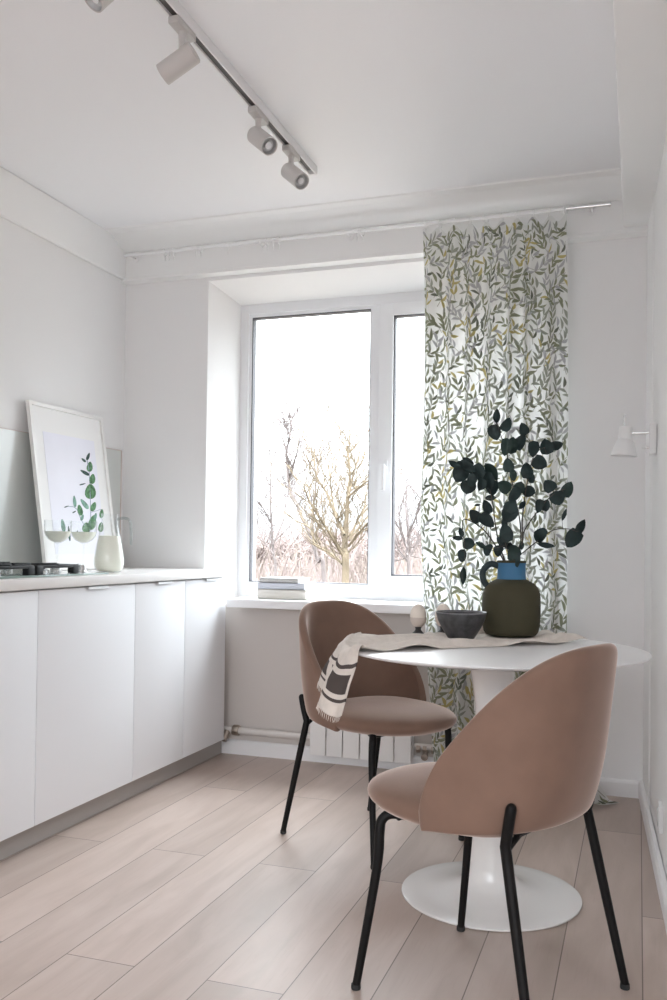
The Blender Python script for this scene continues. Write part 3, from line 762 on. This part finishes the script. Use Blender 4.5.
# ------------------------------------------------------------------ eucalyptus
VT = VC + Vector((0, 0, .235))
er = random.Random(17)
def E(zx, zy, dy=0.): return on_y(430 + zx / 3.924, 400 + zy / 3.924, VC.y + dy)
def E2(zx, zy, dy=0.): return on_y(400 + zx / 4.17, 550 + zy / 4.17, VC.y + dy)
def leaf_pts(w_, h_, heart):
    pts = []
    for k in range(18):
        t = 2 * PI * k / 18; y = -math.cos(t); x = math.sin(t)
        r = 1.0
        if heart: yy = y * .5 + .5; x *= (1.0 - .38 * max(0, yy - .3)) ; y = y * (1 - .16 * math.cos(t * 1.0) * 0) - (.14 * (1 - abs(x)) if y < -.75 else 0) * -1
        pts.append((x * w_ / 2, y * h_ / 2))
    return pts
def add_leaf(mb, base, tip, width, heart, mi, yaw, cup=.10):
    """a leaf as a slightly cupped blade with its stalk end at base and its tip at tip"""
    ax = tip - base; L = ax.length; ax.normalize()
    n_ = Vector((math.sin(yaw), -math.cos(yaw), er.uniform(-.25, .35))); n_ -= ax * n_.dot(ax); n_.normalize(); sd = ax.cross(n_)
    rows = 7; vs = []; prof = []
    for i in range(rows + 1):
        t = i / rows
        if heart: wd = width * (math.sin(PI * (t ** .72)) ** .60 if 0 < t < 1 else 0)
        else: wd = width * (math.sin(PI * t ** .9) ** .8 if 0 < t < 1 else 0)
        back = -.06 * L if heart and i == 1 else 0
        for s_ in (-1, -.5, 0, .5, 1):
            z = cup * wd * (s_ * s_) + .10 * L * math.sin(PI * t) * .35
            vs.append(base + ax * (L * t + back * abs(s_)) + sd * (s_ * wd / 2) - n_ * z)
    m = len(vs); fs = []
    for i in range(rows):
        for j in range(4):
            fs.append([i * 5 + j, i * 5 + j + 1, (i + 1) * 5 + j + 1, (i + 1) * 5 + j])
    vs2 = [p + n_ * .0007 for p in vs]
    mb.add(vs, [f[::-1] for f in fs], mi); mb.add(vs2, fs, mi)
PX = 298.0  # pixels per metre at the vase
# sprigs: stem way-points (zoomed photo pixels, depth offset) and leaves (x, y, w, h, tip angle: 0 = up, clockwise, depth)
sprigs = [
 ('upright eucalyptus sprig, the tallest in the vase',
  [(330, 640, 0), (355, 560, .0), (352, 470, -.01), (335, 390, -.02), (318, 300, -.02), (300, 200, -.01), (275, 130, .0), (262, 85, .0)],
  [(262, 62, 28, 64, 0, 0), (298, 95, 48, 60, 30, -.01), (253, 128, 50, 66, 160, .0), (297, 185, 44, 72, 190, -.02), (322, 178, 48, 70, 10, -.01), (355, 165, 44, 70, 30, .02),
   (307, 255, 42, 58, 350, -.03), (326, 294, 28, 56, 170, -.03), (292, 338, 52, 58, 300, -.05), (328, 372, 50, 72, 200, -.05), (352, 345, 40, 50, 150, .0), (318, 415, 52, 52, 40, -.06), (308, 447, 66, 74, 200, -.05), (362, 412, 22, 40, 40, 0)]),
 ('eucalyptus sprig fanning up to the right',
  [(335, 640, 0), (362, 560, .02), (362, 470, .03), (372, 380, .03), (385, 310, .03), (405, 225, .04), (440, 190, .05), (480, 180, .06)],
  [(367, 113, 38, 56, 340, .03), (403, 192, 52, 66, 180, .03), (455, 183, 54, 64, 350, .05), (497, 176, 42, 52, 80, .07), (432, 246, 56, 62, 120, .05), (382, 276, 50, 66, 350, .02), (395, 308, 34, 44, 150, .03), (390, 358, 46, 52, 110, .03)]),
 ('eucalyptus sprig with round leaves reaching over the curtain edge',
  [(340, 640, 0), (362, 560, -.02), (372, 510, -.03), (420, 440, -.04), (462, 390, -.03), (500, 360, -.02), (530, 350, -.01)],
  [(468, 335, 50, 54, 320, -.02), (540, 350, 44, 66, 25, .0), (500, 385, 56, 62, 160, -.03), (427, 416, 34, 56, 190, -.05), (453, 412, 34, 48, 20, -.03), (360, 571, 18, 36, 180, -.02)]),
 ('low eucalyptus sprig with a large folded leaf at its right end',
  [(335, 645, 0), (370, 595, .03), (420, 555, .05), (480, 512, .06), (530, 505, .06), (560, 510, .06)],
  [(430, 530, 62, 50, 300, .04), (456, 569, 22, 72, 98, .05), (562, 545, 62, 84, 215, .06), (592, 500, 34, 72, 25, .08), (527, 450, 15, 54, 20, .05)]),
 ('eucalyptus sprig with a dense dark cluster at upper left',
  [(300, 640, 0), (270, 560, -.03), (255, 480, -.05), (245, 400, -.06), (225, 330, -.07), (180, 290, -.08), (120, 265, -.09)],
  [(118, 292, 62, 68, 210, -.10), (148, 342, 60, 56, 190, -.09), (150, 258, 40, 84, 130, -.11), (186, 285, 62, 66, 140, -.09), (225, 320, 60, 66, 160, -.08), (246, 345, 52, 62, 180, -.06), (240, 282, 44, 84, 145, -.05), (92, 250, 24, 46, 300, -.10),
   (200, 332, 44, 50, 200, -.1), (150, 240, 22, 60, 120, -.07), (238, 384, 22, 46, 90, -.05), (100, 255, 24, 56, 115, -.12), (128, 262, 40, 60, 110, -.06), (208, 300, 48, 60, 130, -.05), (165, 315, 50, 40, 100, -.12)]),
 ('drooping eucalyptus sprig at far left, its last leaf hanging low',
  [(295, 645, 0), (250, 560, .03), (200, 500, .05), (135, 468, .06), (128, 510, .06), (135, 560, .06), (138, 640, .06)],
  [(121, 520, 22, 46, 350, .05), (108, 542, 20, 46, 275, .06), (153, 563, 48, 50, 100, .06), (124, 612, 40, 58, 170, .07), (131, 690, 26, 78, 180, .07), (222, 420, 38, 62, 340, .03), (176, 455, 46, 66, 320, .04), (222, 474, 48, 76, 130, .02), (186, 412, 10, 28, 85, .04)]),
 ('short leafy eucalyptus sprig just above the vase mouth',
  [(320, 650, -.01), (310, 610, -.03), (295, 560, -.04), (290, 520, -.04)],
  [(295, 522, 56, 78, 350, -.05), (284, 553, 40, 52, 300, -.04), (225, 586, 48, 36, 290, -.02), (265, 590, 46, 42, 310, -.03), (332, 600, 62, 54, 100, -.04), (310, 572, 32, 32, 20, -.02), (345, 632, 60, 20, 100, -.05), (200, 570, 20, 50, 300, -.03), (290, 480, 30, 50, 10, -.03)]),
]
for label, stem, leaves in sprigs:
    t = thing('eucalyptus_sprig', label, 'eucalyptus', VT, group='eucalyptus sprigs in the vase')
    k = [VC + Vector((er.uniform(-.02, .02), er.uniform(-.02, .02), .195))]
    k.append(VC + Vector((max(-.03, min(.03, (E(stem[0][0], 0).x - VC.x))), stem[0][2], .25)))
    k += [E(x, y, dy) for x, y, dy in stem[1:]]
    path = smooth_path(k, 5)
    sm = MB(); sm.tube([p - VT for p in path], [.0028 - .0018 * i / len(path) for i in range(len(path))], 7)
    lm = MB()
    for x, y, w_, h_, ang, dy in leaves:
        c = E(x, y, dy); a = math.radians(ang); hh = h_ / 3.924 / PX; ww = w_ / 3.924 / PX
        d = Vector((math.sin(a), er.uniform(-.35, .25), math.cos(a))); d.normalize()
        base = c - d * hh * .5; tip = c + d * hh * .5
        near = min(path, key=lambda p: (p - base).length + (.03 if p.z > base.z + .03 else 0))
        mid = (near + base) / 2 + Vector((0, 0, -.004))
        sm.tube([near - VT, mid - VT, base + d * .003 - VT], [.0011, .0009, .0007], 5)
        add_leaf(lm, base - VT, tip - VT, ww * 1.06, min(w_, h_) / max(w_, h_) > .6, 0 if er.random() < .8 else 1, er.uniform(-.5, .5))
    sm.build('stem', 'euca_stem', t); lm.build('leaves', ['euca', 'euca_green'], t, angle=80)

# ------------------------------------------------------------------ wall lamp, socket
LY = 3.40; lx = xr(LY) + .005; lz = on_y(652, 440, LY).z
t = thing('wall_lamp', 'small white wall lamp with a bell shade on the right wall', 'wall lamp')
MB().box(lx - .026, lx, LY - .035, LY + .035, lz - .053, lz + .053, bev=.003).build('wall_plate', 'lamp_white', t)
az = on_y(640, 433, LY).z; sx = on_y(624, 430, LY).x
MB().tube([(lx - .024, LY, az), (sx + .012, LY, az)], .0055, 12).lathe([(0, 0), (.009, 0), (.009, .012), (0, .012)], 14, T=axis_T(Vector((sx + .030, LY, az)), (-1, 0, 0))).build('arm', 'chrome', t)
zt = on_y(624, 427, LY).z; zb = on_y(624, 456, LY).z; H = zt - zb
b = MB(); prof = [(.0, H), (.0225, H), (.024, H - .002), (.024, H * .60), (.0225, H * .585), (.0245, H * .57), (.031, H * .47), (.0375, H * .30), (.043, H * .12), (.0465, 0), (.045, 0), (.041, H * .13), (.034, H * .35), (.024, H * .52), (.0, H * .56)]
b.lathe(prof, 40, T=Matrix.Translation((sx, LY, zb)) @ Matrix.Rotation(math.radians(4), 4, 'Y'), cap=False); b.build('shade', 'lamp_white', t, angle=50)
MB().tube([(sx, LY, zt - .004), (sx + .002, LY, zt + .042)], .0032, 10, round_end=True).build('pin', 'steel', t)
sz = on_y(645, 448, LY).z
MB().tube([(lx - .026, LY - .01, sz), (lx - .034, LY - .01, sz)], .006, 10).tube([(lx - .034, LY - .01, sz), (lx - .048, LY - .01, sz - .001)], .0022, 8, round_end=True).build('toggle_switch', 'chrome', t)
SY = 3.02; sx0 = xr(SY) + .006
t = thing('power_socket', 'white wall socket low on the right wall', 'socket')
MB().box(sx0 - .012, sx0 + .004, SY - .041, SY + .041, .155, .238, bev=.004).build('cover_frame', 'lamp_white', t)
MB().lathe([(0, 0), (.028, 0), (.030, .003), (.024, .004), (.022, .001), (0, .001)], 24, T=axis_T(Vector((sx0 - .012, SY, .1965)), (-1, 0, 0))).build('insert', 'socket', t)

# ------------------------------------------------------------------ chairs
def spow(v, p): return math.copysign(abs(v) ** p, v)
PHM = math.radians(106)
def shell(s, t, off=0.):
    """s -1..1 round the back from wing to wing, t 0..1 from the lower to the upper edge (outer skin)"""
    ph = s * PHM
    zb = .432 - .025 * abs(s) ** 2.2
    zt = .440 + .392 * (1 - abs(s) ** 2.5) ** .90
    z = zb + (zt - zb) * t
    hh = (z - .40) / .42
    a = .238 + .018 * math.sin(min(1, hh * 1.6) * PI / 2) - .010 * hh
    b = .206 + .022 * math.sin(min(1, hh * 2) * PI / 2)
    x = a * spow(math.sin(ph), .86); y = -b * spow(math.cos(ph), .86) if math.cos(ph) > 0 else -b * math.cos(ph) * .9
    wgt = .5 + .5 * math.cos(ph)
    y -= (.052 * hh) * wgt ** .8
    if hh < .18: k = (.18 - hh) / .18; x *= 1 - .05 * k * k; y *= 1 - .05 * k * k
    return Vector((x, y + .005, z))
def make_chair(label):
    t = thing('dining_chair', label, 'chair', group='dusty pink velvet dining chairs')
    b = MB(); b.grid(lambda u, v: shell(u * 2 - 1, v), 36, 10)
    o = b.build('backrest', 'velvet', t, angle=180)
    m = o.modifiers.new('padding', 'SOLIDIFY'); m.thickness = .030; m.offset = 1 if SOL > 0 else -1; m.use_even_offset = True
    subsurf(o, 2)
    # seat cushion
    s_ = MB(); n = 44; rings = []
    def rim(k, sx, z):
        a = 2 * PI * k / n; c, s2 = math.cos(a), math.sin(a); e = .82
        X = .232 * spow(c, e); Yf = .298 if s2 > 0 else .195
        if s2 > 0: X *= (1 - .10 * s2 ** 2)
        return Vector((X * sx, .022 + Yf * spow(s2, e) * sx, z))
    prof = [(0., .400), (.45, .401), (.80, .408), (.92, .418), (.985, .432), (1.0, .444), (.985, .456), (.93, .468), (.80, .478), (.50, .486), (0., .489)]
    for sx, z in prof: rings.append([rim(k, max(sx, .002), z) for k in range(n)])
    s_.add([p for r in rings for p in r], [[i * n + k, i * n + (k + 1) % n, (i + 1) * n + (k + 1) % n, (i + 1) * n + k] for i in range(len(rings) - 1) for k in range(n)] + [list(range(n))[::-1], [(len(rings) - 1) * n + k for k in range(n)]])
    subsurf(s_.build('seat', 'velvet', t, angle=180), 1)
    # under-seat frame
    fb = MB(); zf = .406
    fb.tube([(-.165, .155, zf), (.165, .155, zf)], .008, 10).tube([(-.150, -.150, .430), (.150, -.150, .430)], .008, 10).tube([(-.14, .155, zf + .004), (-.13, -.150, .430)], .008, 10).tube([(.14, .155, zf + .004), (.13, -.150, .430)], .008, 10)
    fb.build('seat_frame', 'black_metal', t)
    R_ = .0118
    for sx in (-1, 1):
        p = smooth_path([(sx * .150, .140, zf + .005), (sx * .172, .172, zf + .006), (sx * .187, .186, zf - .008), (sx * .191, .189, zf - .036), (sx * .195, .194, .28), (sx * .219, .231, .012)], 5)
        lg = MB().tube(p, [R_] * (len(p) - 8) + [R_ - .0022 * i / 7 for i in range(8)], 12).build('leg', 'black_metal', t)
        MB().lathe([(0, 0), (.0105, 0), (.0115, .003), (.0110, .012), (0, .012)], 14, T=Matrix.Translation((sx * .2195, .232, .0005))).build('foot_cap', 'rubber', lg)
    for sx in (-1, 1):
        s0 = sx * .46
        def outer(tz):
            q = shell(s0, tz); q2 = shell(s0 + .01, tz); q3 = shell(s0, tz + .02); n_ = (q2 - q).cross(q3 - q); n_.normalize()
            if n_.y > 0: n_ = -n_
            return q + n_ * .006
        a, m_, c = outer(.20), outer(.10), outer(.0)
        c.z -= .012
        p = [a, m_, c] ; foot = Vector((sx * .219, -.231, .012))
        path = [a + (m_ - a) * k / 4 for k in range(4)] + [m_ + (c - m_) * k / 4 for k in range(4)] + [c + (foot - c) * k / 10 for k in range(11)]
        lg = MB().tube(path, [R_] * (len(path) - 8) + [R_ - .0022 * i / 7 for i in range(8)], 12, round_end=True).build('leg', 'black_metal', t)
        MB().tube([c + Vector((0, 0, -.012)), Vector((sx * .140, -.150, .428))], .007, 10).build('bracket', 'black_metal', lg)
        MB().lathe([(0, 0), (.0105, 0), (.0115, .003), (.0110, .012), (0, .012)], 14, T=Matrix.Translation((foot.x, foot.y, .0005))).build('foot_cap', 'rubber', lg)
    return t
SOL = -1
ch = make_chair('pink velvet chair in front of the table with its back to the camera')
def set_chair(o, c, F):
    o.location = (c[0], c[1], 0); o.rotation_euler = (0, 0, math.atan2(F[1], F[0]) - PI / 2)
set_chair(ch, (-.3205, 2.132), (-.427, .181))
c2 = copy_tree(ch); c2['label'] = 'pink velvet chair under the windowsill with the runner hanging before it'
_F = Vector((.875, -.484)); _R = Vector((_F.y, -_F.x)); set_chair(c2, Vector((-1.204, 3.010)) + .231 * _F - .219 * _R, _F)

# ------------------------------------------------------------------ outside: winter trees, thicket, a house, ground
struct(MB().box(-60, 40, 5.2, 120, -7.2, -7.0).build('ground', 'ground', smooth=False))
def tree(dist, seed, matn, label, lines, twigs=5, r_twig=.010):
    """lines: list of (zoomed photo way-points, radius at the base, radius at the tip, depth lean); the first is the trunk"""
    rg = random.Random(seed); X = lambda q, dy: on_y(250 + q[0] / 5.13, 400 + q[1] / 5.13, dist + dy)
    tb = MB(); bb = MB(); base = X(lines[0][0][0], 0); base.z = -7.0
    def twig(p, d, L, r, lv):
        pts = [p.copy()]; q = p.copy(); dd = d.copy()
        for i in range(5):
            dd = (dd + Vector((rg.uniform(-.18, .18), rg.uniform(-.18, .18), rg.uniform(-.05, .18)))).normalized(); q = q + dd * L / 5; pts.append(q.copy())
            if lv < 2 and rg.random() < .55:
                sd = Vector((rg.uniform(-1, 1), rg.uniform(-1, 1), rg.uniform(0, .6))).normalized()
                twig(q, (dd + sd * .9).normalized(), L * rg.uniform(.35, .6), r * .8, lv + 1)
        bb.tube(pts, [r, r * .9, r * .8, r * .7, r * .6, r * .5], 4, cap=False)
    for n_, (wp, r0, r1, lean) in enumerate(lines):
        pts = [X(q, lean * k / max(1, len(wp) - 1)) for k, q in enumerate(wp)]
        if n_ == 0: pts = [base] + pts
        path = smooth_path(pts, 6); m = len(path)
        (tb if n_ == 0 else bb).tube(path, [r0 + (r1 - r0) * k / (m - 1) for k in range(m)], 7 if n_ == 0 else 5, cap=False)
        lo_ = 8 if n_ == 0 else 1
        for k in range(twigs * (len(wp) - 1)):
            i = rg.randrange(lo_, m - 1); tg = (path[i + 1] - path[i]).normalized()
            sd = Vector((rg.uniform(-1, 1), rg.uniform(-1, 1), rg.uniform(-.1, .5))).normalized()
            twig(path[i], (tg * .8 + sd).normalized(), rg.uniform(.35, .95), r_twig, 1 if n_ else 0)
    t = thing('bare_tree', label, 'tree', base, group='bare trees outside the window')
    for m_, nm in ((tb, 'trunk'), (bb, 'branches')):
        m_.v = [tuple(Vector(v) - base) for v in m_.v]; m_.build(nm, matn, t)
tree(15., 4, 'bark', 'bare tree with the stoutest yellowish trunk, right in the large pane', [
 ([(490, 1000), (485, 800), (490, 690), (497, 590), (503, 480), (512, 380), (498, 235)], .075, .016, .3),
 ([(505, 500), (528, 390), (568, 255)], .026, .012, .6), ([(503, 500), (550, 455), (604, 415)], .024, .012, -.5), ([(510, 720), (560, 600), (604, 535)], .026, .012, .5), ([(505, 750), (560, 680), (612, 622)], .026, .012, -.6),
 ([(474, 840), (410, 785), (335, 742), (310, 660), (235, 620)], .032, .012, .9), ([(478, 800), (430, 720), (375, 630), (310, 530), (275, 440)], .032, .012, -.8), ([(484, 690), (440, 600), (390, 470), (342, 400), (328, 255)], .030, .012, .6), ([(445, 610), (418, 480), (402, 300)], .022, .011, 1.1)])
tree(17., 9, 'bark_pale', 'tall slim bare tree leaning left in the large pane', [
 ([(380, 1000), (345, 820), (305, 690), (240, 540), (197, 420), (189, 260), (204, 190), (165, 105)], .050, .013, .4),
 ([(204, 195), (209, 140), (216, 88)], .016, .010, .4), ([(196, 420), (224, 330), (256, 208)], .022, .010, -.6), ([(240, 540), (204, 490), (186, 440)], .020, .010, .5), ([(320, 730), (322, 600), (335, 470), (352, 330), (378, 240)], .026, .010, .7), ([(350, 335), (335, 300), (290, 340)], .018, .010, -.4)])
tree(18., 15, 'bark_pale', 'thin bare tree beside the left edge of the large pane', [
 ([(130, 1000), (122, 800), (108, 600), (105, 440), (107, 320)], .038, .012, .3), ([(118, 740), (175, 600), (178, 480)], .020, .010, .5), ([(112, 640), (70, 560), (40, 520)], .018, .010, -.5), ([(120, 790), (60, 700), (30, 600)], .018, .010, .3)], twigs=4)
tree(16., 23, 'bark_pale', 'bare tree seen through the narrow right pane', [
 ([(815, 1000), (806, 820), (812, 690), (800, 560), (806, 440)], .045, .012, .3), ([(808, 760), (770, 640), (762, 540)], .022, .010, .5), ([(808, 700), (850, 600), (880, 500)], .022, .010, -.5), ([(806, 820), (760, 760), (745, 680)], .020, .010, .4)], twigs=4)
# thicket: undergrowth no one could count
tk = random.Random(40); th = MB()
for k in range(1500):
    d = tk.uniform(19, 34); px = tk.uniform(215, 480); top_ = tk.gauss(566, 15)
    p = on_y(px, max(515, top_), d); L = tk.uniform(.7, 2.4)
    a = Vector((tk.uniform(-.5, .5), tk.uniform(-.3, .3), 1)).normalized()
    q0 = p - a * L; q0.z = max(q0.z, -6.9)
    th.tube([q0, (q0 + p) / 2 + Vector((tk.uniform(-.1, .1), 0, 0)), p], [.018, .014, .010], 3, mi=0 if tk.random() < .5 else 1, cap=False)
for k in range(420):
    d = tk.uniform(34, 42); px = tk.uniform(210, 490); p = on_y(px, tk.uniform(545, 575), d); R_ = tk.uniform(.6, 1.5)
    for _ in range(9):
        a = Vector((tk.uniform(-1, 1), tk.uniform(-1, 1), tk.uniform(-.3, 1))).normalized()
        th.tube([p, p + a * R_], [.03, .012], 3, mi=1, cap=False)
tag(th.build('thicket', ['thicket', 'thicket_pink'], smooth=False), 'pale brown winter undergrowth below the trees outside', 'undergrowth', kind='stuff')
tg_ = random.Random(77); hb = MB()
def hill(u, v): 
    x = -90 + 130 * u; return Vector((x, 90 + 40 * v, -7 + (7.6 + .5 * math.sin(x * .31) + .35 * math.sin(x * .83 + 1)) * math.sin(min(1, v * 1.6) * PI / 2)))
struct(hb.grid(hill, 120, 12).build('hill', 'thicket_pink'))
hp = on_y(330, 540, 75)
t = thing('house', 'far house with a reddish roof behind the bare trees', 'house', (hp.x, 75, -7))
MB().box(-1.9, 1.9, 0, 6, 0, 8.2).build('wall', 'building', t, smooth=False)
MB().prism([(-2.2, 8.2), (2.2, 8.2), (1.5, 9.2), (-1.5, 9.2)], -.3, 6.3, T=Matrix(((1, 0, 0, 0), (0, 0, 1, 0), (0, 1, 0, 0), (0, 0, 0, 1)))).build('roof', 'building_roof', t, smooth=False)
for k in range(3):
    MB().box(-1.4 + k * 1.05, -.8 + k * 1.05, -.04, .05, 6.6, 7.7).build('window', 'dark_window', t, smooth=False)

# ------------------------------------------------------------------ light: an overcast bright sky through the window and an added rear opening
wd = bpy.data.worlds.new('sky'); sc.world = wd; wd.use_nodes = True; nt = wd.node_tree
bg = nt.nodes['Background']; bg.inputs['Color'].default_value = (.90, .95, 1.0, 1)
# overcast sky: dim at the horizon, much brighter towards the zenith
_tc = nt.nodes.new('ShaderNodeTexCoord'); _sp = nt.nodes.new('ShaderNodeSeparateXYZ'); _mx = nt.nodes.new('ShaderNodeMath'); _mx.operation = 'MAXIMUM'; _mx.inputs[1].default_value = 0
_ma = nt.nodes.new('ShaderNodeMath'); _ma.operation = 'MULTIPLY_ADD'; _ma.inputs[1].default_value = 8.0; _ma.inputs[2].default_value = .45
nt.links.new(_tc.outputs['Generated'], _sp.inputs[0]); nt.links.new(_sp.outputs[2], _mx.inputs[0]); nt.links.new(_mx.outputs[0], _ma.inputs[0]); nt.links.new(_ma.outputs[0], bg.inputs['Strength'])
def portal(name, loc, rot, sx, sy):
    l = bpy.data.lights.new(name, 'AREA'); l.shape = 'RECTANGLE'; l.size = sx; l.size_y = sy; l.cycles.is_portal = True
    o = bpy.data.objects.new(name, l); C.objects.link(o); o.location = loc; o.rotation_euler = rot
portal('window_daylight', (-1.21, 4.40, 1.53), (-PI / 2, 0, 0), 1.5, 1.5)
portal('rear_fill', (-.15, REAR - .1, 1.55), (PI / 2, 0, 0), 3.3, 1.7)  # portal at the added rear opening, where the fill light enters
vs_ = sc.view_settings; vs_.view_transform = 'Standard'; vs_.look = 'None'; vs_.gamma = 1; vs_.use_curve_mapping = False; vs_.exposure = 1.78
cy_ = sc.cycles
cy_.use_denoising = True
try: cy_.denoiser = 'OPENIMAGEDENOISE'
except Exception: pass
cy_.max_bounces = 14; cy_.diffuse_bounces = 8; cy_.glossy_bounces = 4; cy_.transmission_bounces = 8; cy_.transparent_max_bounces = 16
cy_.caustics_reflective = False; cy_.caustics_refractive = False; cy_.sample_clamp_indirect = 6
